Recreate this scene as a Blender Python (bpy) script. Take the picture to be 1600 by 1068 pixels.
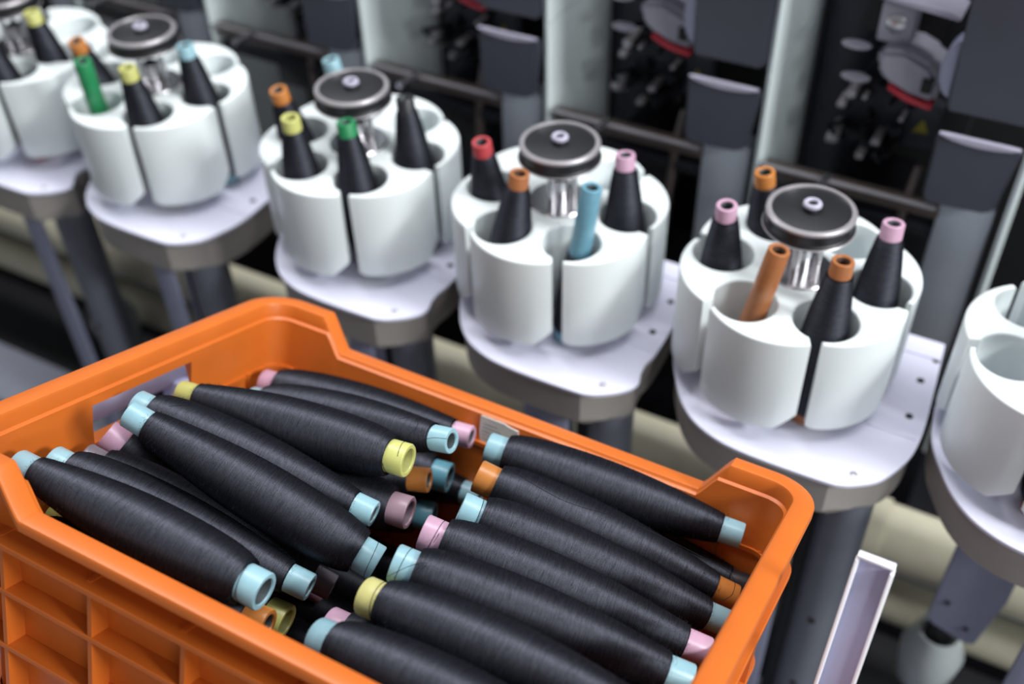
import bpy, bmesh, math, random
from mathutils import Vector, Matrix
random.seed(7)
PI = math.pi
SC = bpy.context.scene
for o in list(bpy.data.objects):
    bpy.data.objects.remove(o)
COL = SC.collection

# ------------------------------------------------------------------ camera
cd = bpy.data.cameras.new('camera'); cam = bpy.data.objects.new('camera', cd); COL.objects.link(cam)
r = Vector((0.87663208, 0.48049646, -0.02528538)); u = Vector((-0.30709063, 0.59917413, 0.73938198)); w = Vector((-0.37042077, 0.64040106, -0.67281122))
cam.matrix_world = Matrix(((r.x, u.x, -w.x, 0.0), (r.y, u.y, -w.y, -0.9024824), (r.z, u.z, -w.z, 0.7007146), (0, 0, 0, 1)))
cd.sensor_width = 36.0; cd.lens = 36.0 * 1673.19 / 1600
cd.clip_start = 0.02; cd.clip_end = 60
cd.dof.use_dof = True; cd.dof.focus_distance = 0.83; cd.dof.aperture_fstop = 2.6; cd.dof.aperture_blades = 7
SC.camera = cam

# ------------------------------------------------------------------ world, lights, exposure
wd = bpy.data.worlds.new('hall_light'); SC.world = wd; wd.use_nodes = True
bg = wd.node_tree.nodes['Background']; bg.inputs[0].default_value = (0.90, 0.94, 1.0, 1); bg.inputs[1].default_value = 0.21
def area(name, loc, aim, sx, sy, e, c):
    d = bpy.data.lights.new(name, 'AREA'); d.shape = 'RECTANGLE'; d.size = sx; d.size_y = sy; d.energy = e; d.color = c
    o = bpy.data.objects.new(name, d); COL.objects.link(o); o.location = loc
    o.rotation_euler = (Vector(aim) - Vector(loc)).to_track_quat('-Z', 'Y').to_euler()
    return o
area('ceiling_tube_light_machine', (-0.3, 0.30, 2.2), (-0.3, -0.1, 0), 4.4, 0.34, 90, (0.97, 0.98, 1.0))
area('hall_lamp_right', (4.0, -0.55, 2.5), (-0.4, 0.1, 0), 1.0, 0.7, 165, (0.97, 1.0, 0.99))
area('hall_lamp_front_right', (3.2, -2.7, 1.6), (-0.5, 0.2, 0), 1.0, 0.7, 37, (0.97, 1.0, 0.99))
SC.view_settings.view_transform = 'Standard'; SC.view_settings.look = 'None'
SC.view_settings.exposure = 0.28; SC.view_settings.gamma = 1.0
try: SC.view_settings.use_curve_mapping = False
except Exception: pass

# ------------------------------------------------------------------ materials
def lin(c):
    return tuple(((v / 255) / 12.92 if v <= 10 else ((v / 255 + 0.055) / 1.055) ** 2.4) for v in c)
def mat(name, rgb, rough=0.5, metal=0.0, spec=0.5, var=0.06, vscale=40, bump=0.0, bscale=300, coat=0.0, sheen=0.0):
    m = bpy.data.materials.new(name); m.use_nodes = True; nt = m.node_tree; b = nt.nodes['Principled BSDF']
    c = lin(rgb)
    b.inputs['Roughness'].default_value = rough; b.inputs['Metallic'].default_value = metal
    b.inputs['Specular IOR Level'].default_value = spec; b.inputs['Coat Weight'].default_value = coat
    b.inputs['Sheen Weight'].default_value = sheen
    tc = nt.nodes.new('ShaderNodeTexCoord'); n = nt.nodes.new('ShaderNodeTexNoise'); n.inputs['Scale'].default_value = vscale; n.inputs['Detail'].default_value = 4
    nt.links.new(tc.outputs['Object'], n.inputs['Vector'])
    mx = nt.nodes.new('ShaderNodeMix'); mx.data_type = 'RGBA'
    mx.inputs[6].default_value = tuple(v * (1 - var * 1.6) for v in c) + (1,); mx.inputs[7].default_value = tuple(min(1, v * (1 + var * 1.2)) for v in c) + (1,)
    nt.links.new(n.outputs['Fac'], mx.inputs[0]); nt.links.new(mx.outputs[2], b.inputs['Base Color'])
    if bump:
        n2 = nt.nodes.new('ShaderNodeTexNoise'); n2.inputs['Scale'].default_value = bscale; nt.links.new(tc.outputs['Object'], n2.inputs['Vector'])
        bp = nt.nodes.new('ShaderNodeBump'); bp.inputs['Strength'].default_value = bump; bp.inputs['Distance'].default_value = 0.001
        nt.links.new(n2.outputs['Fac'], bp.inputs['Height']); nt.links.new(bp.outputs[0], b.inputs['Normal'])
    return m
def glass_mat(name, rgb, alpha):
    m = mat(name, rgb, 0.15); b = m.node_tree.nodes['Principled BSDF']; b.inputs['Transmission Weight'].default_value = alpha; b.inputs['IOR'].default_value = 1.3
    return m
def yarn_mat():
    m = bpy.data.materials.new('black_yarn'); m.use_nodes = True; nt = m.node_tree; b = nt.nodes['Principled BSDF']; L = nt.links.new
    tc = nt.nodes.new('ShaderNodeTexCoord')
    mp = nt.nodes.new('ShaderNodeMapping'); mp.inputs['Scale'].default_value = (90, 90, 1800); mp.inputs['Rotation'].default_value = (0.05, 0.03, 0)
    L(tc.outputs['Object'], mp.inputs['Vector'])
    n = nt.nodes.new('ShaderNodeTexNoise'); n.inputs['Scale'].default_value = 1.0; n.inputs['Detail'].default_value = 5; n.inputs['Roughness'].default_value = 0.7
    L(mp.outputs[0], n.inputs['Vector'])
    n3 = nt.nodes.new('ShaderNodeTexNoise'); n3.inputs['Scale'].default_value = 1600; n3.inputs['Detail'].default_value = 2; L(tc.outputs['Object'], n3.inputs['Vector'])
    ad = nt.nodes.new('ShaderNodeMath'); ad.operation = 'MULTIPLY_ADD'; ad.inputs[1].default_value = 0.5; L(n3.outputs['Fac'], ad.inputs[0]); L(n.outputs['Fac'], ad.inputs[2])
    cr = nt.nodes.new('ShaderNodeValToRGB'); cr.color_ramp.elements[0].position = 0.45; cr.color_ramp.elements[1].position = 1.05
    cr.color_ramp.elements[0].color = (0.0015, 0.0015, 0.002, 1); cr.color_ramp.elements[1].color = (0.0070, 0.0074, 0.0100, 1)
    L(ad.outputs[0], cr.inputs[0])
    bp = nt.nodes.new('ShaderNodeBump'); bp.inputs['Strength'].default_value = 0.35; bp.inputs['Distance'].default_value = 0.0004
    L(ad.outputs[0], bp.inputs['Height'])
    df = nt.nodes.new('ShaderNodeBsdfDiffuse'); L(cr.outputs[0], df.inputs['Color']); L(bp.outputs[0], df.inputs['Normal'])
    gl = nt.nodes.new('ShaderNodeBsdfAnisotropic'); gl.distribution = 'GGX'; gl.inputs['Roughness'].default_value = 0.64
    gl.inputs['Anisotropy'].default_value = 0.5; gl.inputs['Rotation'].default_value = 0.0
    tg = nt.nodes.new('ShaderNodeTangent'); tg.direction_type = 'RADIAL'; tg.axis = 'Z'; L(tg.outputs[0], gl.inputs['Tangent']); L(bp.outputs[0], gl.inputs['Normal'])
    gr = nt.nodes.new('ShaderNodeValToRGB'); gr.color_ramp.elements[0].position = 0.4; gr.color_ramp.elements[1].position = 1.0
    gr.color_ramp.elements[0].color = (0.006, 0.006, 0.0075, 1); gr.color_ramp.elements[1].color = (0.088, 0.093, 0.114, 1)
    L(ad.outputs[0], gr.inputs[0]); L(gr.outputs[0], gl.inputs['Color'])
    sh = nt.nodes.new('ShaderNodeAddShader'); L(df.outputs[0], sh.inputs[0]); L(gl.outputs[0], sh.inputs[1])
    nt.nodes.remove(b); L(sh.outputs[0], nt.nodes['Material Output'].inputs['Surface'])
    return m
M = dict(
 yarn=yarn_mat(), fuzz=mat('black_yarn_fibre', (26, 26, 30), 0.8, spec=0.15),
 orange=mat('orange_crate_plastic', (199, 101, 33), 0.42, var=0.10, vscale=18, bump=0.08, bscale=220),
 white=mat('white_moulded_plastic', (220, 227, 228), 0.38, var=0.03, vscale=14, bump=0.03, bscale=160),
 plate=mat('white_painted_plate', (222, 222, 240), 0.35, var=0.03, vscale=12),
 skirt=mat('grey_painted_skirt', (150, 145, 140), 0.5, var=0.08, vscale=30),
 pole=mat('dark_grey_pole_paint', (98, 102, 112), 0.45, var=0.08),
 arm=mat('blue_grey_plate_paint', (134, 137, 160), 0.45, var=0.06),
 lid=mat('black_lid_plastic', (26, 26, 30), 0.42, var=0.25, vscale=30),
 chrome=mat('polished_steel', (200, 198, 202), 0.22, metal=1.0, var=0.05),
 steel=mat('brushed_steel', (176, 172, 176), 0.36, metal=0.6, var=0.1),
 panel=mat('slate_grey_cover', (60, 63, 74), 0.46, var=0.06, vscale=25),
 lavender=mat('lavender_grey_trim', (172, 168, 186), 0.4),
 lgrey=mat('light_grey_panel', (150, 155, 166), 0.45, var=0.04),
 side=mat('pale_grey_side_sheet', (216, 226, 228), 0.4, var=0.05, vscale=10),
 navy=mat('dark_navy_column', (40, 43, 54), 0.45),
 black=mat('black_recess', (14, 14, 17), 0.6),
 bar=mat('brown_steel_bar', (92, 82, 80), 0.4, metal=0.6),
 beige=mat('beige_duct', (184, 179, 158), 0.5, var=0.06),
 rail=mat('grey_rail', (140, 143, 156), 0.45),
 red=mat('red_stripe', (190, 50, 66), 0.4),
 pod=mat('grey_pod', (158, 156, 170), 0.4),
 dark=mat('dark_metal', (42, 42, 48), 0.38, metal=0.7, var=0.2),
 sticker=mat('paper_sticker', (196, 192, 186), 0.7, var=0.10, vscale=60),
 ink=mat('faded_grey_ink', (150, 148, 146), 0.8),
 sheet=mat('white_lavender_sheet', (178, 178, 208), 0.4, var=0.03),
 litedge=mat('sheet_edge_highlight', (242, 242, 248), 0.35, var=0.02),  # same sheet metal, with the highlight on the flanges put into the colour
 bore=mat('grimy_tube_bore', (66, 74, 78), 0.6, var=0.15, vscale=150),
 floor=mat('grey_floor', (96, 96, 98), 0.5, var=0.15, vscale=3),
 hole=mat('hole_black', (22, 22, 24), 0.7),
 funnel=glass_mat('clear_funnel', (205, 212, 214), 0.35),
 wyellow=mat('yellow_triangle', (170, 160, 60), 0.5),
)
TUBE = {k: mat(k + '_tube_plastic', tuple(v * 0.94 for v in c), 0.36, var=0.09, vscale=120, bump=0.05, bscale=400) for k, c in dict(
 blue=(146, 186, 198), teal=(88, 142, 158), pink=(198, 158, 182), mauve=(182, 150, 164), yellow=(196, 196, 116), lemon=(212, 206, 134), orange=(190, 120, 56), brown=(166, 104, 62),
 green=(34, 134, 82), red=(182, 66, 72), black=(40, 40, 44), smoke=(112, 106, 116), skyblue=(106, 156, 176)).items()}

# ------------------------------------------------------------------ helpers
def link(name, me, parent=None, m=None):
    o = bpy.data.objects.new(name, me); COL.objects.link(o)
    if m and me is not None and not me.materials: me.materials.append(m)
    if parent: o.parent = parent
    return o
def thing(name, label, cat, loc=(0, 0, 0), group=None, mw=None):
    o = bpy.data.objects.new(name, None); COL.objects.link(o); o.empty_display_size = 0.02
    if mw is not None: o.matrix_world = mw
    else: o.location = loc
    o['label'] = label; o['category'] = cat
    if group: o['group'] = group
    return o
def tag(o, label, cat, group=None):
    o['label'] = label; o['category'] = cat
    if group: o['group'] = group
    return o
def finish(bm, name, smooth=None):
    me = bpy.data.meshes.new(name); bmesh.ops.recalc_face_normals(bm, faces=bm.faces); bm.to_mesh(me); bm.free()
    if smooth is not None:
        for p in me.polygons: p.use_smooth = True
        me.set_sharp_from_angle(angle=math.radians(smooth))
    return me
def b_box(bm, x0, x1, y0, y1, z0, z1, bev=0.0, seg=2):
    g = bmesh.ops.create_cube(bm, size=1.0); vs = g['verts']
    for v in vs:
        v.co = Vector(((x0 + x1) / 2 + v.co.x * (x1 - x0), (y0 + y1) / 2 + v.co.y * (y1 - y0), (z0 + z1) / 2 + v.co.z * (z1 - z0)))
    if bev:
        es = list({e for v in vs for e in v.link_edges}); bmesh.ops.bevel(bm, geom=es, offset=bev, segments=seg, affect='EDGES', profile=0.5)
def box(name, x0, x1, y0, y1, z0, z1, m, parent=None, bev=0.002):
    bm = bmesh.new(); b_box(bm, x0, x1, y0, y1, z0, z1, bev)
    return link(name, finish(bm, name, 40), parent, m)
def b_lathe(bm, prof, n=32, closed=False, cx=0, cy=0, mi=0):
    rings = []
    for (rr, z) in prof:
        if rr < 1e-6: rings.append([bm.verts.new((cx, cy, z))])
        else: rings.append([bm.verts.new((cx + rr * math.cos(2 * PI * i / n), cy + rr * math.sin(2 * PI * i / n), z)) for i in range(n)])
    pairs = list(zip(rings, rings[1:])) + ([(rings[-1], rings[0])] if closed else [])
    for a, b in pairs:
        for i in range(n):
            j = (i + 1) % n
            vs = [a[0]] if len(a) == 1 else [a[i], a[j]]
            vs += [b[0]] if len(b) == 1 else [b[j], b[i]]
            if len(vs) >= 3:
                f = bm.faces.new(vs); f.material_index = mi
def lathe(name, prof, m, parent=None, n=32, closed=False, cx=0, cy=0, smooth=35):
    bm = bmesh.new(); b_lathe(bm, prof, n, closed, cx, cy); return link(name, finish(bm, name, smooth), parent, m)
def b_prism(bm, pts, z0, z1):
    a = [bm.verts.new((p[0], p[1], z0)) for p in pts]; b = [bm.verts.new((p[0], p[1], z1)) for p in pts]
    n = len(pts); bm.faces.new(a[::-1]); bm.faces.new(b)
    for i in range(n): bm.faces.new((a[i], a[(i + 1) % n], b[(i + 1) % n], b[i]))
def prism(name, pts, z0, z1, m, parent=None, bev=0.0, smooth=40):
    bm = bmesh.new(); b_prism(bm, pts, z0, z1)
    if bev:
        es = [e for e in bm.edges if abs(e.verts[0].co.z - e.verts[1].co.z) < 1e-7]
        bmesh.ops.bevel(bm, geom=es, offset=bev, segments=2, affect='EDGES')
    return link(name, finish(bm, name, smooth), parent, m)
def prism_xz(name, pts, y0, y1, m, parent=None, bev=0.0):
    bm = bmesh.new(); b_prism(bm, [(p[0], p[1]) for p in pts], 0, 1)
    for v in bm.verts: v.co = Vector((v.co.x, y0 + (y1 - y0) * v.co.z, v.co.y))
    if bev: bmesh.ops.bevel(bm, geom=list(bm.edges), offset=bev, segments=2, affect='EDGES')
    return link(name, finish(bm, name, 40), parent, m)
def b_tube(bm, pts, rad, n=6):
    rings = []; pts = [Vector(p) for p in pts]
    for i, p in enumerate(pts):
        t = (pts[min(i + 1, len(pts) - 1)] - pts[max(i - 1, 0)]).normalized()
        a = t.orthogonal().normalized() if i == 0 else (a - t * a.dot(t)).normalized()
        b = t.cross(a); rings.append([bm.verts.new(p + (a * math.cos(2 * PI * k / n) + b * math.sin(2 * PI * k / n)) * rad) for k in range(n)])
    for A_, B_ in zip(rings, rings[1:]):
        for k in range(n): bm.faces.new((A_[k], A_[(k + 1) % n], B_[(k + 1) % n], B_[k]))
    bm.faces.new(rings[0][::-1]); bm.faces.new(rings[-1])
def tube(name, pts, rad, m, parent=None, n=8):
    bm = bmesh.new(); b_tube(bm, pts, rad, n); return link(name, finish(bm, name, 50), parent, m)
def spline(ps, n=10):
    ps = [Vector(p) for p in ps]; out = []
    for i in range(len(ps) - 1):
        p0, p1, p2, p3 = ps[max(i - 1, 0)], ps[i], ps[i + 1], ps[min(i + 2, len(ps) - 1)]
        for k in range(n):
            t = k / n
            out.append(0.5 * ((2 * p1) + (p2 - p0) * t + (2 * p0 - 5 * p1 + 4 * p2 - p3) * t * t + (3 * p1 - p0 - 3 * p2 + p3) * t ** 3))
    return out + [ps[-1]]
def copy_tree(o, parent=None):
    c = o.copy(); COL.objects.link(c)
    if parent: c.parent = parent; c.matrix_parent_inverse = o.matrix_parent_inverse.copy()
    for ch in list(o.children): copy_tree(ch, c)
    return c

# ------------------------------------------------------------------ setting
def struct(o): o['kind'] = 'structure'; return o
struct(box('floor', -3.2, 1.4, -2.2, 1.0, -1.06, -1.0, M['floor'], bev=0))
struct(box('wall_back', -3.2, 1.4, 0.72, 0.76, -1.0, 0.75, M['black'], bev=0))

# ------------------------------------------------------------------ machine base, rails and ducts
mb = thing('machine_base', 'long grey machine base rail running under the poles of the magazines', 'machine base', (0, 0, -1.0))
box('plinth', -3.0, 1.2, 0.18, 0.70, 0.0, 0.30, M['dark'], mb, 0.004)
box('front_rail', -3.0, 1.2, -0.30, -0.175, 0.24, 0.29, M['rail'], mb, 0.006)
box('trough', -3.0, 1.2, -0.16, 0.18, 0.0, 0.22, M['black'], mb, 0.004)
box('rear_rail', -3.0, 1.2, -0.145, -0.03, 0.22, 0.30, M['rail'], mb, 0.006)
for k in range(3): box('duct_bracket', -2.5 + 1.55 * k, -2.46 + 1.55 * k, 0.148, 0.18, 0.10, 0.60, M['dark'], mb, 0.002)
for k in range(4): box('rail_foot', -2.8 + 1.2 * k, -2.7 + 1.2 * k, -0.29, -0.19, 0.0, 0.24, M['dark'], mb, 0.004)
def duct(z, rr, y, label):
    bm = bmesh.new(); b_lathe(bm, [(0, -2.1), (rr, -2.1), (rr, 2.1), (0, 2.1)], 32)
    bmesh.ops.rotate(bm, verts=bm.verts, matrix=Matrix.Rotation(PI / 2, 3, 'Y'))
    o = tag(link('suction_duct', finish(bm, 'suction_duct', 40), None, M['beige']), label, 'duct'); o.location = (-0.9, y, z)
    for k in range(9):
        bm = bmesh.new(); b_lathe(bm, [(rr, -0.012), (rr + 0.004, -0.012), (rr + 0.004, 0.012), (rr, 0.012)], 32, True)
        bmesh.ops.rotate(bm, verts=bm.verts, matrix=Matrix.Rotation(PI / 2, 3, 'Y'))
        c = link('duct_clamp', finish(bm, 'duct_clamp', 40), o, M['beige']); c.location.x = -1.95 + 0.47 * k
    return o
duct(-0.465, 0.044, 0.10, 'thick beige round duct running behind the magazine poles, upper of two')
duct(-0.590, 0.032, 0.10, 'thinner beige round duct running low behind the magazine poles, lower of two')

# ------------------------------------------------------------------ winding units behind the magazines
UN = ['rightmost winding unit with black recess, grey pod with red stripe and slate covers',
 'second winding unit from the right with slate covers, between the two right magazines',
 'third winding unit from the right, slate covers behind the middle magazines',
 'fourth winding unit from the right, slate cover above the magazine with a green tube end',
 'fifth winding unit from the right, blurred slate covers behind the second magazine from left',
 'leftmost winding unit, heavily blurred at the top left']
def make_unit():
    t = thing('winding_unit', UN[0], 'winding unit', (-0.099, 0.25, 0.0), 'winding units of the machine')
    prism_xz('front_panel', [(0.0, 0.074), (0.088, 0.074), (0.094, 0.086), (0.100, 0.70), (0.0, 0.70), (-0.002, 0.20)], 0.0, 0.06, M['panel'], t, 0.004)
    prism_xz('lower_cover', [(0.008, -0.044), (0.074, -0.040), (0.082, -0.032), (0.092, 0.046), (0.0, 0.046), (0.001, -0.034)], -0.006, 0.012, M['panel'], t, 0.003)
    N = 10
    prism_xz('handle_strip', [(0.002 + 0.088 * i / N, 0.052) for i in range(N + 1)] + [(0.002 + 0.088 * i / N, 0.051 - 0.0065 * math.sin(PI * i / N) ** 0.7) for i in range(N, -1, -1)], -0.0100, -0.0035, M['lavender'], t, 0.0008)
    box('lower_panel', 0.022, 0.084, 0.012, 0.05, -0.42, -0.044, M['lgrey'], t, 0.003)
    for z0, z1 in ((-0.45, 0.066), (0.068, 0.70)):
        prism('side_sheet', [(0.094, 0.008), (0.099, 0.006), (0.099, 0.10), (0.100, 0.16), (0.104, 0.20), (0.100, 0.20), (0.096, 0.16), (0.094, 0.10)], z0, z1, M['side'], t)
    lathe('rounded_column', [(0, -0.45), (0.047, -0.45), (0.047, 0.70), (0, 0.70)], M['navy'], t, 40, cx=-0.1485, cy=0.225)
    box('recess_back', -0.115, 0.012, 0.30, 0.32, -0.45, 0.70, M['black'], t, 0.002)
    bm = bmesh.new(); b_lathe(bm, [(0, 0), (0.030, 0), (0.034, 0.004), (0.034, 0.03), (0, 0.03)], 28)
    bmesh.ops.rotate(bm, verts=bm.verts, matrix=Matrix.Rotation(PI / 2, 3, 'X')); bmesh.ops.scale(bm, verts=bm.verts, vec=(0.5, 1, 1.0))
    o = link('latch_cover', finish(bm, 'latch_cover', 40), t, M['arm']); o.location = (0.001, 0.035, 0.122)
    # shelf, sensor, pod, flaps
    prism_xz('shelf', [(-0.135, 0.178), (-0.012, 0.164), (-0.010, 0.168), (-0.02, 0.172), (-0.135, 0.1805)], 0.03, 0.08, M['lavender'], t, 0.001)
    sb = box('sensor_block', -0.102, -0.062, 0.07, 0.11, 0.105, 0.153, M['pod'], t, 0.004)
    bm = bmesh.new(); b_lathe(bm, [(0, 0.004), (0.007, 0.003), (0.012, 0.0), (0.012, -0.006), (0, -0.006)], 24)
    bmesh.ops.rotate(bm, verts=bm.verts, matrix=Matrix.Rotation(PI / 2, 3, 'X'))
    o = link('lens', finish(bm, 'lens', 40), sb, M['chrome']); o.location = (-0.082, 0.068, 0.131)
    prism_xz('sensor_frame', [(-0.128, 0.095), (-0.030, 0.088), (-0.026, 0.160), (-0.124, 0.166)], 0.115, 0.135, M['black'], t, 0.002)
    box('sensor_bracket', -0.100, -0.030, 0.136, 0.30, 0.150, 0.158, M['dark'], t, 0.001)
    pod = prism_xz('tension_pod', [(-0.092, 0.104), (-0.06, 0.108), (-0.03, 0.096), (-0.016, 0.076), (-0.018, 0.050), (-0.05, 0.054), (-0.078, 0.066), (-0.092, 0.084)], 0.05, 0.12, M['pod'], t, 0.006)
    prism_xz('red_stripe', [(-0.074, 0.061), (-0.05, 0.050), (-0.019, 0.045), (-0.019, 0.052), (-0.05, 0.0565), (-0.072, 0.066)], 0.045, 0.115, M['red'], pod, 0.002)
    box('pod_window', -0.036, -0.024, 0.044, 0.06, 0.066, 0.082, M['black'], pod, 0.001)
    tube('pod_arm', [(-0.06, 0.11, 0.08), (-0.06, 0.30, 0.09)], 0.012, M['dark'], t)
    for i, z in enumerate((0.106, 0.066)):
        bm = bmesh.new(); b_lathe(bm, [(0, 0.003), (0.010, 0.002), (0.013, 0.0), (0.010, -0.002), (0, -0.003)], 20); bmesh.ops.scale(bm, verts=bm.verts, vec=(1.35, 0.7, 0.8))
        bmesh.ops.rotate(bm, verts=bm.verts, matrix=Matrix.Rotation(0.25, 3, 'X'))
        o = link('yarn_guide', finish(bm, 'yarn_guide', 60), t, M['pod']); o.location = (-0.118 + 0.006 * i, 0.05, z)
        tube('guide_stem', [(-0.112, 0.055, z - 0.002), (-0.09, 0.10, z - 0.01), (-0.085, 0.30, z - 0.01)], 0.004, M['dark'], t)
    # knotter mechanism: a block carrying plates, bolts and levers
    kb = box('knotter_block', -0.118, -0.050, 0.10, 0.30, -0.05, 0.035, M['dark'], t, 0.006)
    rnd = random.Random(11)
    for k in range(27):
        x = -0.135 + 0.085 * rnd.random(); z = -0.052 + 0.09 * rnd.random(); y = 0.055 + 0.04 * rnd.random(); s = 0.0035 + 0.0055 * rnd.random()
        mm = M['steel'] if rnd.random() < 0.15 else M['dark']
        if k % 3 == 0: tube('bolt', [(x, y, z), (x, 0.12, z)], s * 0.7, M['steel'] if k % 2 else M['dark'], kb, 10)
        elif k % 3 == 1: box('cam_plate', x - s, x + s, y, 0.12, z - s * 0.7, z + s * 0.7, mm, kb, 0.0012)
        else: tube('lever', [(x, y + 0.01, z), (x + 0.02 * (rnd.random() - 0.3), y, z + 0.02 * (rnd.random() - 0.3)), (x + 0.012, 0.115, z)], 0.0035, mm, kb, 8)
    wl = prism_xz('side_bracket', [(-0.062, -0.052), (-0.012, -0.048), (-0.012, 0.012), (-0.030, 0.018), (-0.052, 0.0)], 0.12, 0.14, M['panel'], t, 0.002)
    prism_xz('warning_triangle', [(-0.042, -0.028), (-0.022, -0.026), (-0.031, -0.008)], 0.1185, 0.1198, M['wyellow'], wl)
    box('cross_bar', -0.195, 0.024, 0.010, 0.024, -0.073, -0.055, M['bar'], t, 0.0015)
    box('lower_bar', -0.195, 0.024, 0.014, 0.034, -0.104, -0.088, M['dark'], t, 0.002)
    box('bar_strip', -0.196, 0.02, 0.006, 0.011, -0.059, -0.055, M['steel'], t, 0.0005)
    tube('latch_pin', [(-0.112, 0.012, -0.052), (-0.118, -0.035, -0.052)], 0.0045, M['chrome'], t, 12)
    tube('bent_rod', spline([(-0.012, 0.03, -0.02), (-0.016, 0.02, -0.06), (-0.02, 0.02, -0.12), (-0.026, 0.03, -0.20)]), 0.006, M['bar'], t)
    box('cradle_box', -0.130, -0.03, 0.06, 0.20, -0.17, -0.112, M['dark'], t, 0.005)
    box('unit_base', -0.196, 0.10, 0.05, 0.33, -0.70, -0.42, M['dark'], t, 0.004)
    return t
unit0 = make_unit()
for n in range(1, 6):
    c = copy_tree(unit0); c.location.x = -0.099 - 0.3005 * n; c['label'] = UN[n]

# ------------------------------------------------------------------ thread bobbins
L0 = 0.222
def bobbin_meshes():
    n = 28
    bm = bmesh.new()   # hollow tube, big end at z=0, small end at L0; the bore is a second material
    b_lathe(bm, [(0.0098, 0.0012), (0.0106, 0.0), (0.0134, 0.0), (0.0142, 0.0010), (0.0139, 0.020), (0.0118, 0.16), (0.0110, L0 - 0.001), (0.0103, L0), (0.0074, L0), (0.0066, L0 - 0.0012)], n)
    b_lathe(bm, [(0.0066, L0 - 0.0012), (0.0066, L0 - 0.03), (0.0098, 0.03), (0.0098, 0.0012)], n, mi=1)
    bmesh.ops.remove_doubles(bm, verts=bm.verts, dist=1e-6)
    tb = finish(bm, 'tube', 50)
    ys = [(0.0, 0.0125), (0.0, 0.0172), (0.04, 0.0200), (0.11, 0.0223), (0.22, 0.0239), (0.34, 0.0245), (0.47, 0.0243), (0.59, 0.0230), (0.70, 0.0210), (0.80, 0.0187), (0.89, 0.0162), (0.96, 0.0140), (0.995, 0.0128), (1.0, 0.0108)]
    z0, z1 = 0.0165, L0 - 0.0175
    pr = [(r_, z0 + (z1 - z0) * s) for s, r_ in ys]
    # densify for a smooth, faintly layered body
    prof = [pr[0]]
    for (ra, za), (rb, zb) in zip(pr[1:], pr[2:]):
        for k in range(4):
            tt = k / 4; prof.append((ra + (rb - ra) * tt, za + (zb - za) * tt))
    prof += [pr[-2], pr[-1]]
    prof = [prof[0]] + [((prof[max(1, i - 2)][0] + prof[i][0] * 2 + prof[min(len(prof) - 2, i + 2)][0]) / 4 if 3 < i < len(prof) - 4 else prof[i][0], prof[i][1]) for i in range(1, len(prof))]
    bm = bmesh.new(); b_lathe(bm, prof, 40); yn = finish(bm, 'yarn', 60)
    return tb, yn, prof
TUBE_ME, YARN_ME, YPROF = bobbin_meshes()
TUBE_MES = {}
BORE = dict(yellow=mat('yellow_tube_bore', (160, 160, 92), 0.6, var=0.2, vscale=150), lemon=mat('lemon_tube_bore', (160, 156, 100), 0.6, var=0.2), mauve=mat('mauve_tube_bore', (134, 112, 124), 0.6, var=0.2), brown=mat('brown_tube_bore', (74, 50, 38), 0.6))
for k_, m_ in TUBE.items():
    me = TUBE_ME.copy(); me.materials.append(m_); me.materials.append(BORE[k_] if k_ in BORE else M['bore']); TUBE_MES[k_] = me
YARN_ME.materials.append(M['yarn'])
def fuzz_mesh(n):
    rd = random.Random(5); bm = bmesh.new()
    for _ in range(n):
        i = rd.randrange(2, len(YPROF) - 3); r0, z0 = YPROF[i]; z0 += (rd.random() - 0.5) * 0.006; a = rd.random() * 2 * PI
        t = Vector((-math.sin(a), math.cos(a), 0)); nn = Vector((math.cos(a), math.sin(a), 0)); p = nn * (r0 - 0.0004) + Vector((0, 0, z0))
        d = (nn * (0.5 + rd.random()) + t * (rd.random() - 0.5) * 3 + Vector((0, 0, (rd.random() - 0.5) * 2))).normalized(); ln = 0.0012 + 0.0042 * rd.random() ** 2
        wv = d.cross(nn).normalized() * 0.00007 if d.cross(nn).length > 1e-4 else t * 0.00007
        q = p + d * ln * 0.55; e = p + d * ln * 0.8 + t * ln * 0.35 * (rd.random() - 0.5) + nn * (-0.1 * ln)
        A_ = [bm.verts.new(p - wv), bm.verts.new(p + wv), bm.verts.new(q + wv), bm.verts.new(q - wv), bm.verts.new(e)]
        bm.faces.new(A_[:4]); bm.faces.new((A_[3], A_[2], A_[4]))
    me = bpy.data.meshes.new('yarn_fuzz'); bm.to_mesh(me); bm.free(); me.materials.append(M['fuzz']); return me
FUZZ_ME = fuzz_mesh(2600)
def bobbin_matrix(big, small, spin=0.0):
    big = Vector(big); small = Vector(small); z = (small - big); s = z.length / L0; z.normalize()
    x = Vector((0, 0, 1)).cross(z)
    x = x.normalized() if x.length > 1e-3 else Vector((1, 0, 0))
    y = z.cross(x); R_ = Matrix((x, y, z)).transposed().to_4x4() @ Matrix.Rotation(spin, 4, 'Z')
    return Matrix.Translation(big) @ R_ @ Matrix.Diagonal((1, 1, s, 1))
def bobbin(big, small, colour, label, group, fuzz=True, yarn=1.0, spin=0.0):
    t = thing('thread_bobbin', label, 'bobbin', group=group, mw=bobbin_matrix(big, small, spin))
    tb = link('tube', TUBE_MES[colour], t)
    if yarn == 1.0:
        link('yarn', YARN_ME, t)
        if fuzz:
            f = link('yarn_fuzz', FUZZ_ME, t); f['kind'] = 'stuff'
    elif yarn > 0:
        lathe('yarn', [(0.0125, 0.0165), (0.0152, 0.0165), (0.018, 0.05), (0.0172, 0.0165 + 0.19 * yarn * 0.7), (0.0135, 0.0165 + 0.19 * yarn), (0.0115, 0.0165 + 0.19 * yarn)], M['yarn'], t, 32)
    return t

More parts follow.
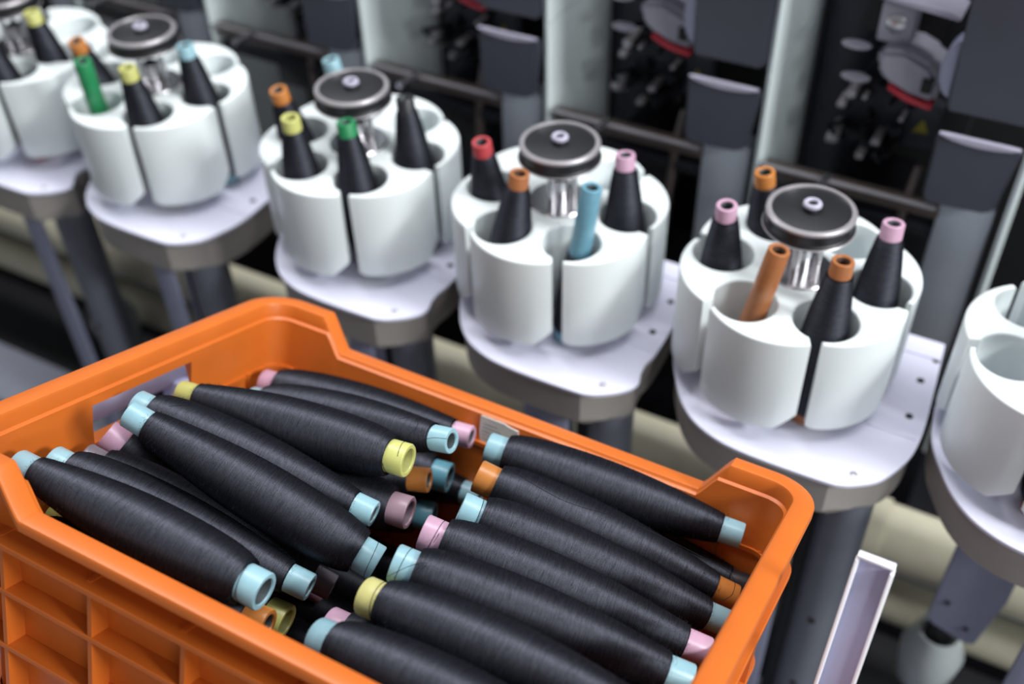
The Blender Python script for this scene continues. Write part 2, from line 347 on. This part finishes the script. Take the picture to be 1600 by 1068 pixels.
# ------------------------------------------------------------------ bobbin magazines (carousels)
GA = math.radians(-64.36); RP, PR, PA = 0.0808, 0.0322, 0.174
H = 0.1185; BEV = 0.0028
def drum_mesh():
    RG, RM = 0.1165, 0.1240; hw = 0.0056
    pts = []
    for i in range(6):
        a0 = i * PI / 3; a1 = a0 + PI / 3; d = hw / RG
        N = 22
        for k in range(N + 1):
            th = a0 + d + (a1 - a0 - 2 * d) * k / N; q = (k / N - 0.5) * 2
            rr = RG + (RM - RG) * (1 - abs(q) ** 2.0)
            pts.append((rr * math.cos(th), rr * math.sin(th)))
        # slit at a1: inwards on its clockwise side, round the pocket, out again
        er = Vector((math.cos(a1), math.sin(a1))); et = Vector((-er.y, er.x)); pc = Vector((RP * math.cos(a1 + PA), RP * math.sin(a1 + PA)))
        def hit(off):
            p0 = et * off; b = er.dot(p0 - pc); c = (p0 - pc).length_squared - PR * PR
            return p0 + er * (-b + math.sqrt(b * b - c))
        pin, pout = hit(-hw), hit(hw)
        f1 = math.atan2(pin.y - pc.y, pin.x - pc.x); f2 = math.atan2(pout.y - pc.y, pout.x - pc.x)
        while f2 > f1: f2 -= 2 * PI
        K = 36
        for k in range(K + 1):
            f = f1 + (f2 - f1) * k / K; pts.append((pc.x + PR * math.cos(f), pc.y + PR * math.sin(f)))
    cu = bpy.data.curves.new('drum_curve', 'CURVE'); cu.dimensions = '2D'; cu.fill_mode = 'BOTH'
    cu.extrude = H / 2 - BEV; cu.bevel_depth = BEV; cu.bevel_resolution = 2; cu.offset = -BEV
    sp = cu.splines.new('POLY'); sp.points.add(len(pts) - 1); sp.use_cyclic_u = True
    for p, q in zip(sp.points, pts): p.co = (q[0], q[1], 0, 1)
    o = bpy.data.objects.new('tmp', cu); COL.objects.link(o)
    dg = bpy.context.evaluated_depsgraph_get(); me = bpy.data.meshes.new_from_object(o.evaluated_get(dg)); bpy.data.objects.remove(o)
    bm = bmesh.new(); bm.from_mesh(me); bmesh.ops.remove_doubles(bm, verts=bm.verts, dist=1e-5)
    for v in bm.verts:
        v.co.z -= H / 2
        if v.co.z < -H + 0.004:
            rr = math.hypot(v.co.x, v.co.y); an = math.atan2(v.co.y, v.co.x) % (PI / 3); dcw = math.degrees(PI / 3 - an); dcc = math.degrees(an)
            g = min(1, max(0, (rr - 0.090) / 0.014))
            if dcw < 13: v.co.z += g * (13 - dcw) / 13 * 0.024
            elif dcc < 6: v.co.z += g * (6 - dcc) / 6 * 0.008
    me2 = finish(bm, 'drum', 32); me2.materials.append(M['white']); return me2
DRUM = drum_mesh()
PLATE = [(-0.085, 0.118), (-0.118, 0.03), (-0.120, 0.0), (-0.113, -0.040), (-0.098, -0.072), (-0.078, -0.104), (-0.053, -0.127), (-0.023, -0.140), (0.007, -0.1445), (0.047, -0.1455), (0.094, -0.1445), (0.108, -0.142), (0.120, -0.136), (0.139, -0.121)]
def plate_pts(xr, inset=0.0, chamfer=False):
    p = list(PLATE) + [(0.150, -0.103), (xr - 0.004, -0.077), (xr, -0.05), (xr, -0.012), (xr - 0.004, 0.048), (xr - 0.009, 0.118)]
    p = [(v.x, v.y) for v in spline([(a[0], a[1], 0) for a in p], 4)]
    if inset:
        c = Vector((0.02, 0.0)); q = []
        for a in p:
            v = Vector(a) - c; q.append(tuple(c + v * (1 - inset / v.length)))
        p = q
    return p
MAGS = [  # name key, x, extra rotation in degrees, right edge of table, labels
 ('E', -0.1734, 0.0, 0.164, 'white six pocket bobbin magazine with an empty brown tube leaning in front', 'white magazine table under the magazine beside the crate corner'),
 ('D', -0.4532, 0.0, 0.148, 'white bobbin magazine with a bare blue tube standing in its front pocket', 'white magazine table under the magazine with the bare blue tube'),
 ('C', -0.7297, 0.0, 0.148, 'white bobbin magazine with a green tube end in its front pocket', 'white magazine table behind the far left corner of the crate'),
 ('B', -1.0629, 0.0, 0.164, 'white bobbin magazine with a bare green tube leaning in it', 'white magazine table second from the left end of the row'),
 ('A', -1.320, 5.0, 0.134, 'blurred white bobbin magazine cut off by the left edge of the photo', 'white magazine table at the left edge of the photo'),
 ('F', 0.115, -38.0, 0.164, 'scuffed white bobbin magazine cut off by the right edge of the photo', 'white magazine table at the right edge of the photo')]
GM, GT = 'bobbin magazines in a row', 'magazine tables in a row'
def make_magazine(x, rot, label):
    t = thing('bobbin_magazine', label, 'bobbin magazine', (x, 0, 0), GM)
    d = link('drum', DRUM, t); d.rotation_euler.z = GA + math.radians(rot)
    lathe('turntable_disc', [(0, -0.1366), (0.060, -0.1366), (0.060, -0.1183), (0, -0.1183)], M['lavender'], t, 40)
    lathe('hub_base', [(0, 0.003), (0.012, 0.003), (0.012, 0.0022), (0.034, 0.0022), (0.036, 0.0008), (0.036, -0.001), (0, -0.001)], M['chrome'], t, 40)
    for k in range(3):
        a = 2 * PI * k / 3 + 0.4; lathe('hub_post', [(0, 0.002), (0.0042, 0.002), (0.0042, 0.058), (0, 0.058)], M['chrome'], t, 16, cx=0.016 * math.cos(a), cy=0.016 * math.sin(a))
    lathe('hub_cup', [(0.010, 0.002), (0.0105, 0.002), (0.0105, 0.030), (0.010, 0.030)], M['chrome'], t, 24, True)
    lid = lathe('lid', [(0, 0.0570), (0.0445, 0.0570), (0.0458, 0.0585), (0.0452, 0.0608), (0.0438, 0.0620), (0.0440, 0.0735), (0.0405, 0.0752), (0, 0.0752)], M['lid'], t, 56)
    lathe('lid_rim', [(0.0388, 0.0750), (0.0394, 0.0768), (0.0428, 0.0768), (0.0446, 0.0754), (0.0449, 0.0730), (0.0436, 0.0726), (0.0420, 0.0742)], M['steel'], lid, 56, True)
    lathe('lower_lip', [(0.0435, 0.0566), (0.0455, 0.0566), (0.0466, 0.0578), (0.0455, 0.0590), (0.0435, 0.0590)], M['steel'], lid, 56, True)
    lathe('hub_stud', [(0, 0.0745), (0.0086, 0.0745), (0.0084, 0.0790), (0.0068, 0.0822), (0, 0.0822)], M['lid'], lid, 28)
    lathe('hub_nut', [(0.0048, 0.0810), (0.0048, 0.0830), (0.0058, 0.0844), (0.0078, 0.0844), (0.0092, 0.0830), (0.0095, 0.0806), (0.0080, 0.0802)], M['lavender'], lid, 28, True)
    return t
def make_table(x, xr, label):
    t = thing('magazine_table', label, 'table', (x, 0, -1.0), GT)
    pl = prism('top_plate', plate_pts(xr), 0.8594, 0.8631, M['plate'], t, 0.0012)
    lathe('screw', [(0, 0.8640), (0.003, 0.8640), (0.0042, 0.8632), (0.0042, 0.862), (0, 0.862)], M['steel'], pl, 16, cx=0.116, cy=-0.122)
    for hx, hy in ((xr - 0.018, -0.015), (xr - 0.02, 0.045), (xr - 0.012, 0.085)):
        lathe('hole', [(0, 0.8635), (0.0042, 0.8635), (0.0045, 0.862), (0, 0.862)], M['hole'], pl, 14, cx=hx, cy=hy)
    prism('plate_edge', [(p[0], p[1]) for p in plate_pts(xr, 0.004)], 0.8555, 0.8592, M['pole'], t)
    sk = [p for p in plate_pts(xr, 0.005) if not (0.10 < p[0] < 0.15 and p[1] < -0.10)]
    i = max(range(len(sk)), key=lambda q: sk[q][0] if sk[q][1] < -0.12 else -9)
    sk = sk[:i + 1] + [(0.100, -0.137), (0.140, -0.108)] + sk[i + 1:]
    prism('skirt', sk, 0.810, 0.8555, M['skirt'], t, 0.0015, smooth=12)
    box('support_plate', 0.036, 0.072, -0.122, -0.115, 0.30, 0.812, M['arm'], t, 0.002)
    box('dark_gap_strip', 0.074, 0.090, -0.100, -0.085, 0.30, 0.812, M['black'], t, 0.002)  # black strip added for the dark gap between plate and pole
    box('foot_clamp', 0.080, 0.150, -0.128, -0.055, 0.302, 0.335, M['lgrey'], t, 0.006)
    box('foot_block', 0.010, 0.060, -0.112, -0.070, 0.302, 0.350, M['lgrey'], t, 0.006)
    box('fold_rib', 0.085, xr - 0.004, -0.0475, -0.0445, 0.8625, 0.8650, M['plate'], pl, 0.0006)
    box('fold_rib', 0.100, xr - 0.008, 0.0850, 0.0880, 0.8625, 0.8650, M['plate'], pl, 0.0006)
    lathe('pole', [(0, 0.30), (0.027, 0.30), (0.027, 0.812), (0, 0.812)], M['pole'], t, 32, cx=0.116, cy=-0.094)
    for z in (0.46, 0.60): 
        bm = bmesh.new(); b_lathe(bm, [(0, -0.001), (0.0045, -0.001), (0.0045, 0.001), (0, 0.001)], 14)
        bmesh.ops.rotate(bm, verts=bm.verts, matrix=Matrix.Rotation(PI / 2, 3, 'X'))
        o = link('bolt_hole', finish(bm, 'bolt_hole', 40), t, M['hole']); o.location = (0.116, -0.1213, z)
    a = prism_xz('arm_plate', [(-0.05, 0.74), (-0.052, 0.54), (-0.044, 0.53), (0.0, 0.515), (0.010, 0.52), (0.022, 0.62), (0.022, 0.812), (-0.03, 0.812)], -0.006, 0.004, M['arm'], t, 0.0015)
    for hx, hz in ((-0.025, 0.735), (0.008, 0.71), (-0.006, 0.545), (-0.036, 0.58)):
        bm = bmesh.new(); b_lathe(bm, [(0, -0.0012), (0.0035, -0.0012), (0.0035, 0.0012), (0, 0.0012)], 14)
        bmesh.ops.rotate(bm, verts=bm.verts, matrix=Matrix.Rotation(PI / 2, 3, 'X'))
        o = link('bolt_hole', finish(bm, 'bolt_hole', 40), a, M['hole']); o.location = (hx, -0.0066, hz)
    lathe('black_spout', [(0, 0.44), (0.014, 0.44), (0.017, 0.47), (0.017, 0.535), (0, 0.535)], M['black'], t, 24, cx=-0.03, cy=0.012)
    lathe('clear_funnel', [(0.020, 0.38), (0.034, 0.40), (0.040, 0.46), (0.026, 0.50), (0.024, 0.50), (0.037, 0.459), (0.031, 0.402), (0.018, 0.38)], M['funnel'], t, 32, True, cx=-0.03, cy=0.012)
    lathe('funnel_pipe', [(0, 0.22), (0.020, 0.22), (0.020, 0.40), (0, 0.40)], M['dark'], t, 20, cx=-0.03, cy=0.012)
    return t
for key, x, rot, xr, lm, lt in MAGS:
    make_magazine(x, rot, lm); make_table(x, xr, lt)

GB = 'bobbins standing in the magazines'
STAND = [
 ((-0.1271, -0.0679, -0.136), (-0.1238, -0.0579, 0.0688), 'brown', 'black bobbin with a brown tube end, front right of the empty brown tube', 1.0),
 ((-0.0921, 0.0043, -0.136), (-0.0968, 0.0244, 0.068), 'pink', 'black bobbin with a pink tube end, rightmost in the magazine beside the crate corner', 1.0),
 ((-0.2138, 0.0689, -0.136), (-0.2397, 0.0563, 0.067), 'orange', 'black bobbin with an orange tube end behind the lid, above the empty brown tube', 1.0),
 ((-0.2539, -0.0031, -0.136), (-0.2533, -0.0204, 0.0682), 'pink', 'black bobbin with a pink tube end, behind left of the empty brown tube', 1.0),
 ((-0.2138, -0.0759, -0.136), (-0.1833, -0.0658, 0.0665), 'brown', 'empty brown tube leaning in a magazine pocket', 0.0),
 ((-0.4108, -0.0698, -0.136), (-0.3899, -0.051, 0.0671), 'skyblue', 'blue tube, nearly empty of yarn, leaning in a front magazine pocket', 0.60),
 ((-0.3704, 0.0052, -0.136), (-0.384, 0.02, 0.0681), 'pink', 'black bobbin with a pink tube end, right of the bare blue tube', 1.0),
 ((-0.5321, -0.0008, -0.136), (-0.5375, -0.0259, 0.0673), 'red', 'black bobbin with a red tube end standing in a magazine', 1.0),
 ((-0.4918, -0.0772, -0.136), (-0.4698, -0.0617, 0.0672), 'brown', 'black bobbin with a brown tube end, left of the bare blue tube', 1.0),
 ((-0.6794, -0.0671, -0.136), (-0.6973, -0.0594, 0.0682), 'green', 'black bobbin with a green tube end in a front magazine pocket', 1.0),
 ((-0.6461, 0.0062, -0.136), (-0.6672, 0.0177, 0.0677), 'black', 'black bobbin with a black tube end, right of the one with a green end', 1.0),
 ((-0.8060, 0.0016, -0.136), (-0.8166, -0.0319, 0.066), 'orange', 'black bobbin with an orange tube end behind a yellow ended bobbin', 1.0),
 ((-0.764, -0.071, -0.136), (-0.7605, -0.0806, 0.0687), 'yellow', 'black bobbin with a yellow tube end, left of the one with a green end', 1.0),
 ((-0.7712, 0.0669, -0.136), (-0.8051, 0.0592, 0.0661), 'blue', 'black bobbin with a blue tube end peeping out behind a black lid', 1.0),
 ((-1.0146, -0.0626, -0.136), (-1.0193, -0.0744, 0.0686), 'yellow', 'black bobbin with a yellow tube end, right of the bare green tube', 1.0),
 ((-0.9791, 0.0089, -0.136), (-0.9949, 0.0041, 0.0684), 'blue', 'black bobbin with a blue tube end in the second magazine from the left', 1.0),
 ((-1.1438, 0.0040, -0.136), (-1.142, -0.0427, 0.0626), 'orange', 'black bobbin with an orange tube end behind the bare green tube', 1.0),
 ((-1.1011, -0.0684, -0.136), (-1.0849, -0.0857, 0.0676), 'green', 'bare green tube leaning in a magazine pocket', 0.0),
 ((-1.2390, 0.0, -0.136), (-1.254, -0.0132, 0.0681), 'yellow', 'black bobbin with a yellow tube end in the leftmost magazine', 1.0),
 ((-1.268, -0.062, -0.136), (-1.290, -0.074, 0.066), 'red', 'black bobbin with a red foot cut off by the left edge of the photo', 1.0),
 ((0.1105, -0.0870, -0.136), (0.1140, -0.080, 0.069), 'brown', 'black bobbin with a brown foot showing under the rightmost magazine', 1.0),
]
for b_, s_, c_, l_, y_ in STAND: bobbin(b_, s_, c_, l_, GB, False, y_)

# ------------------------------------------------------------------ crate
S = 0.9583333
CT = Vector((-0.6390578, -0.2824114, 0.0061169))
CA = Matrix(((0.99999267, -0.0037777, -0.00062352), (0.00375277, 0.93475514, 0.35527278), (-0.00075928, -0.35527252, 0.93476246)))
CM = Matrix.Translation(CT) @ CA.to_4x4()
LL, WW = 0.575, 0.3974
DIP, S1, S2, RW = 0.033, 0.0766, 0.0988, 0.0186; CH = 0.245
crate = thing('plastic_crate', 'orange plastic stacking crate filled with black thread bobbins', 'crate', mw=CM)
def rim_path():
    R_ = 0.042; P = []
    def dz(x):
        x = min(x, LL - x); t = (x - S1) / (S2 - S1); t = min(1, max(0, t)); return -DIP * (t * 0.75 + 0.25 * t * t * (3 - 2 * t))
    xs = sorted(set([0.042, 0.058, S1 - 0.004, S1, S1 + 0.003] + [S1 + (S2 - S1) * k / 6 for k in range(1, 6)] + [S2 - 0.002, S2, S2 + 0.004, 0.13, 0.18, 0.23]))
    xs = xs + [LL / 2] + [LL - q for q in reversed(xs)]
    ys = [R_ + (WW - 2 * R_) * k / 8 for k in range(9)]
    def corner(cx, cy, a0):
        return [(cx + R_ * math.cos(a0 - PI / 2 * k / 10), cy + R_ * math.sin(a0 - PI / 2 * k / 10), math.cos(a0 - PI / 2 * k / 10), math.sin(a0 - PI / 2 * k / 10), 0.0) for k in range(1, 10)]
    for x in xs: P.append((x, 0.0, 0, 1, dz(x)))
    P += corner(LL - R_, -R_, PI / 2)
    for y in ys: P.append((LL, -y, 1, 0, 0.0))
    P += corner(LL - R_, -WW + R_, 0)
    for x in reversed(xs): P.append((x, -WW, 0, -1, dz(x)))
    P += corner(R_, -WW + R_, -PI / 2)
    for y in reversed(ys): P.append((0.0, -y, -1, 0, 0.0))
    P += corner(R_, -R_, PI)
    return P
RP_ = rim_path()
def sweep(bm, section):   # section: closed list of (inset from outer rim, z, follows dip?)
    rings = []
    for (x, y, nx, ny, d) in RP_:
        rings.append([bm.verts.new((x - nx * o, y - ny * o, (z + d if f == 1 else z if f == 0 else min(z, d - (0.0036, 0.0050, 0.018)[f - 2])))) for (o, z, f) in section])
    n = len(section)
    for i in range(len(rings)):
        a, b = rings[i], rings[(i + 1) % len(rings)]
        for k in range(n): bm.faces.new((a[k], a[(k + 1) % n], b[(k + 1) % n], b[k]))
bm = bmesh.new()
sweep(bm, [(0.0, -0.0085, 1), (0.0, -0.003, 1), (0.0009, -0.0009, 1), (0.003, 0, 1), (RW - 0.003, 0, 1), (RW - 0.0009, -0.0009, 1), (RW, -0.003, 1), (RW + 0.0006, -0.0145, 2), (RW + 0.0030, -0.0165, 3), (RW + 0.0036, -0.045, 4), (0.0290, -0.11, 0), (0.0310, -CH, 0),
           (0.0345, -CH, 0), (0.0345, -CH - 0.004, 0), (0.0280, -CH - 0.004, 0), (0.0255, -0.11, 0), (RW + 0.0006, -0.045, 4), (0.0040, -0.0042, 1), (0.0026, -0.0085, 1)])
shell = link('shell', finish(bm, 'shell', 30), crate, M['orange'])
# hand holes cut through both end walls
bm = bmesh.new()
for x0, x1 in ((0.010, 0.05), (LL - 0.05, LL - 0.010)): b_box(bm, x0, x1, -0.259, -0.143, -0.0605, -0.0255, 0)
cut = link('cutter', finish(bm, 'cutter'), crate)
md = shell.modifiers.new('cut', 'BOOLEAN'); md.object = cut; md.operation = 'DIFFERENCE'; md.solver = 'EXACT'
bpy.context.view_layer.update()
dg = bpy.context.evaluated_depsgraph_get(); nm = bpy.data.meshes.new_from_object(shell.evaluated_get(dg)); shell.modifiers.clear()
shell.data = nm; bpy.data.objects.remove(cut)
for p in nm.polygons: p.use_smooth = True
nm.set_sharp_from_angle(angle=math.radians(30))
box('floor_panel', 0.030, LL - 0.030, -WW + 0.030, -0.030, -CH - 0.003, -CH + 0.001, M['orange'], crate, 0)
def hrib(z, th, out):
    bm = bmesh.new(); sweep(bm, [(out, z - th, 0), (out, z - 0.0006, 0), (out + 0.0008, z, 0), (0.0262, z, 0), (0.0262, z - th, 0)]); return link('horizontal_rib', finish(bm, 'horizontal_rib', 30), crate, M['orange'])
hrib(-0.0650, 0.0042, 0.0030); hrib(-0.1130, 0.0036, 0.0095); hrib(-0.1650, 0.0036, 0.0095); hrib(-CH + 0.012, 0.012, 0.0075)
vr = bmesh.new(); b_prism(vr, [(-0.002, -0.017), (0.002, -0.017), (0.0026, 0), (-0.0026, 0)], -CH, -0.064); VR = finish(vr, 'vertical_rib', 30); VR.materials.append(M['orange'])
for uu in (0.066, 0.154, 0.240, 0.335, 0.421, 0.509):
    for sy in (0, 1):
        o = link('vertical_rib', VR, crate); o.location = (uu, -0.0275 if sy else -WW + 0.0275, 0); o.rotation_euler.z = PI if sy else 0
for vv in (0.066, 0.132, 0.2655, 0.3315):
    for sx in (0, 1):
        o = link('vertical_rib', VR, crate); o.location = (0.0275 if sx == 0 else LL - 0.0275, -vv, 0); o.rotation_euler.z = -PI / 2 if sx == 0 else PI / 2
for uu, sy in ((0.02, 0), (LL - 0.02, 0), (0.02, 1), (LL - 0.02, 1)):   # corner posts
    o = link('vertical_rib', VR, crate); o.location = (uu + (0.012 if uu < 0.1 else -0.012), -0.0275 if sy else -WW + 0.0275, 0); o.rotation_euler.z = PI if sy else 0
# worn sticker on the inside of the far wall
st = prism_xz('paper_label', [(0.2645, -0.0385), (0.2900, -0.0385), (0.2935, -0.0398), (0.3040, -0.0410), (0.3045, -0.0450), (0.3055, -0.0680), (0.2680, -0.0680), (0.2650, -0.055)], -0.0238, -0.0222, M['sticker'], crate)
st['label'] = 'worn white paper label with faded print'
for k in range(5):
    prism_xz('print_line', [(0.268, -0.0445 - 0.0038 * k), (0.283 + 0.009 * ((k * 7) % 3) / 2, -0.0445 - 0.0038 * k), (0.283 + 0.009 * ((k * 7) % 3) / 2, -0.0453 - 0.0038 * k), (0.268, -0.0453 - 0.0038 * k)], -0.02395, -0.02375, M['ink'], st)

# ------------------------------------------------------------------ bobbins in the crate
CB = [
 ('R', (0.0495, -0.1858, -0.0308), (0.2719, -0.1657, -0.0203), 'yellow', 'black bobbin with yellow tube ends lying on top of the left pile'),
 ('L', (0.0702, -0.1122, -0.0610), (0.2875, -0.1236, -0.0139), 'blue', 'black bobbin with a blue end, just behind the yellow ended bobbin'),
 ('L', (0.0413, -0.0604, -0.0711), (0.2644, -0.0368, -0.0564), 'pink', 'black bobbin with pink tube ends along the far wall of the crate'),
 ('R', (0.0891, -0.2867, 0.0041), (0.2948, -0.2357, -0.0709), 'blue', 'black bobbin with blue ends lying diagonally in the middle of the left pile'),
 ('L', (0.0497, -0.2389, -0.0233), (0.2674, -0.2023, -0.0550), 'blue', 'black bobbin with a small blue end, partly behind the diagonal one'),
 ('L', (0.0283, -0.2520, -0.0532), (0.2075, -0.1731, -0.1792), 'pink', 'black bobbin with a pink end by the hand hole, buried under a blue ended one'),
 ('L', (0.0388, -0.2848, -0.0581), (0.2474, -0.2214, -0.1252), 'smoke', 'black bobbin with a dark grey tube between two blue ended bobbins'),
 ('R', (0.0573, -0.1950, -0.0737), (0.2775, -0.1626, -0.0699), 'mauve', 'black bobbin with a mauve open end under the middle of the left pile'),
 ('L', (0.0411, -0.3180, -0.0452), (0.2611, -0.2738, -0.0869), 'blue', 'black bobbin with blue ends, second from the near wall on the left'),
 ('R', (0.0400, -0.3476, -0.0326), (0.2639, -0.3336, -0.0532), 'blue', 'black bobbin with a wide blue open end along the near wall of the crate'),
 ('R', (0.0287, -0.3085, -0.1041), (0.2479, -0.2819, -0.1212), 'yellow', 'buried black bobbin with a greenish yellow open end near the front rim'),
 ('L', (0.0402, -0.3471, -0.0949), (0.2623, -0.3238, -0.0881), 'orange', 'buried bobbin with an orange end half hidden by the front rim'),
 ('L', (0.0480, -0.1622, -0.1022), (0.2638, -0.1088, -0.0695), 'orange', 'buried black bobbin with an orange end below the yellow open end'),
 ('R', (0.0424, -0.1091, -0.0894), (0.2635, -0.0683, -0.0865), 'teal', 'buried black bobbin with a wide teal end beside the small orange end'),
 ('R', (0.0379, -0.1295, -0.1348), (0.2546, -0.0720, -0.1312), 'teal', 'deep buried bobbin with a teal end behind the pink ends'),
 ('L', (0.0570, -0.0632, -0.1196), (0.2819, -0.0354, -0.1154), 'blue', 'deep buried bobbin with a blue tip under the orange left end'),
 ('L', (0.2986, -0.0732, -0.0380), (0.5252, -0.0347, -0.0511), 'blue', 'black bobbin with blue ends on top at the far right of the crate'),
 ('L', (0.3132, -0.1187, -0.0392), (0.5387, -0.0707, -0.0868), 'orange', 'black bobbin with orange tube ends in the right pile'),
 ('L', (0.3249, -0.0588, -0.0882), (0.5432, -0.0381, -0.0944), 'black', 'buried black bobbin in the far right corner of the crate'),
 ('L', (0.3294, -0.1768, -0.0360), (0.5432, -0.1060, -0.0882), 'blue', 'black bobbin with blue ends, third from the far wall on the right'),
 ('L', (0.3209, -0.2185, -0.0391), (0.5432, -0.1676, -0.0743), 'pink', 'black bobbin with pink tube ends in the right pile'),
 ('L', (0.3262, -0.2674, -0.0370), (0.5432, -0.2125, -0.0679), 'blue', 'black bobbin with blue ends, next in front of the pink ended one on the right'),
 ('L', (0.3215, -0.2948, -0.0520), (0.5429, -0.2951, -0.0420), 'lemon', 'black bobbin with a pale yellow end in the right pile'),
 ('L', (0.3106, -0.3341, -0.0684), (0.5301, -0.3467, -0.0448), 'blue', 'nearest black bobbin with a blue end, cut off by the bottom of the photo'),
 ('L', (0.2958, -0.2537, -0.1018), (0.5182, -0.2275, -0.1019), 'blue', 'buried bobbin with a blue end below the pale yellow end'),
 ('L', (0.2932, -0.2942, -0.0928), (0.5154, -0.2807, -0.0941), 'pink', 'buried bobbin with a pink end behind the nearest blue end'),
 ('L', (0.2807, -0.2408, -0.1391), (0.5031, -0.2002, -0.1479), 'orange', 'deep buried bobbin with an orange end in front of the right pile'),
] + [(sd, (x0, -0.075 - 0.047 * k, z0 + 0.004 * (k % 2)), (x0 + 0.2218, -0.075 - 0.047 * k, z0), 'black', 'deep buried black bobbin under the %s pile, %s from the far wall' % (lb, ('first', 'second', 'third', 'fourth', 'fifth', 'sixth')[k])) for sd, x0, z0, lb in (('L', 0.055, -0.205, 'left'), ('R', 0.290, -0.190, 'right')) for k in range(6)]
GC = 'bobbins piled in the orange crate'
BOB = []
for i, (side, a, b, c_, l_) in enumerate(CB):
    pa, pb = CM @ Vector(a), CM @ Vector(b)
    big, small = (pa, pb) if side == 'L' else (pb, pa)
    BOB.append(bobbin(big, small, c_, l_, GC, True, 1.0, i * 1.3))
# loose threads (parts of their bobbin), given in crate coordinates
def stray(bi, pts, rad=0.00022):
    inv = BOB[bi].matrix_world.inverted()
    ps = [inv @ (CM @ Vector(p)) for p in spline(pts, 10)]
    tube('loose_thread', ps, rad, M['fuzz'], BOB[bi], 5)
def wrap(bi, z, turns, rr, drift, seed=0, rad=0.0002):
    rd = random.Random(seed); n = int(26 * turns); ps = []
    for k in range(n + 1):
        t = k / n; a = seed + 2 * PI * turns * t; ps.append((rr * math.cos(a), rr * math.sin(a), z + drift * t + 0.0006 * math.sin(5 * t + seed)))
    tube('loose_thread', ps, rad, M['fuzz'], BOB[bi], 5)
for bi, z, tn, rr, dr, sd in ((0, 0.004, 0.9, 0.0143, 0.012, 1), (3, 0.003, 1.1, 0.0143, 0.013, 2), (21, 0.012, 1.0, 0.0143, -0.009, 3), (20, 0.014, 0.8, 0.0143, -0.008, 5), (9, 0.005, 0.8, 0.0143, 0.011, 4), (19, 0.013, 1.2, 0.0143, 0.002, 6), (22, 0.010, 0.8, 0.0143, 0.005, 8)):
    wrap(bi, z, tn, rr, dr, sd)
stray(17, [(0.345, -0.128, -0.016), (0.40, -0.140, -0.0165), (0.45, -0.128, -0.020), (0.50, -0.118, -0.030), (0.535, -0.112, -0.040), (0.542, -0.120, -0.050), (0.536, -0.128, -0.056)])
stray(0, [(0.262, -0.160, -0.006), (0.268, -0.152, 0.004), (0.262, -0.145, 0.008), (0.250, -0.150, 0.004)])
stray(0, [(0.268, -0.152, -0.010), (0.280, -0.146, -0.004), (0.292, -0.142, -0.002)])
stray(20, [(0.333, -0.212, -0.028), (0.337, -0.222, -0.030), (0.338, -0.232, -0.034)])
stray(22, [(0.335, -0.290, -0.032), (0.345, -0.276, -0.026), (0.355, -0.272, -0.022), (0.35, -0.28, -0.03)])
stray(3, [(0.118, -0.274, 0.016), (0.135, -0.262, 0.017), (0.155, -0.262, 0.012)])

# ------------------------------------------------------------------ stand that carries the crate
stand = thing('crate_stand', 'white sheet metal stand under the crate with an upright at its right', 'stand', mw=CM)
zb = -CH - 0.0045
box('tray', -0.135, 0.672, -WW - 0.03, 0.012, zb - 0.004, zb, M['sheet'], stand, 0.001)
box('side_rail', -0.135, -0.086, -WW - 0.02, 0.03, -0.125, -0.100, M['sheet'], stand, 0.003)
for v0 in (-WW + 0.02, -0.03): box('rail_post', -0.100, -0.070, v0 - 0.02, v0, zb, -0.120, M['sheet'], stand, 0.002)
uw = 0.0125; uc = 0.632; vc = -0.16; ut = 0.047
up = box('upright', uc - uw, uc + uw, vc, vc + 0.0025, zb, ut, M['sheet'], stand, 0.0008)
box('right_flange', uc + uw - 0.0022, uc + uw + 0.0006, vc - 0.008, vc + 0.002, zb, ut - 0.004, M['litedge'], up, 0.0008)
box('left_flange', uc - uw - 0.0006, uc - uw + 0.0022, vc - 0.006, vc + 0.002, zb, ut - 0.004, M['litedge'], up, 0.0008)
box('top_flange', uc - uw, uc + uw, vc - 0.006, vc + 0.0025, ut - 0.0025, ut, M['litedge'], up, 0.0008)
# legs stand plumb on the floor
inv = CM.inverted()
for lu, lv in ((-0.02, -WW + 0.02), (0.62, -WW + 0.02), (-0.02, -0.04), (0.62, -0.04)):
    p = CM @ Vector((lu, lv, zb - 0.002))
    bm = bmesh.new(); b_box(bm, p.x - 0.015, p.x + 0.015, p.y - 0.015, p.y + 0.015, -1.0, p.z - 0.004, 0.002)
    bmesh.ops.transform(bm, matrix=inv, verts=bm.verts)
    link('leg', finish(bm, 'leg', 40), stand, M['sheet'])
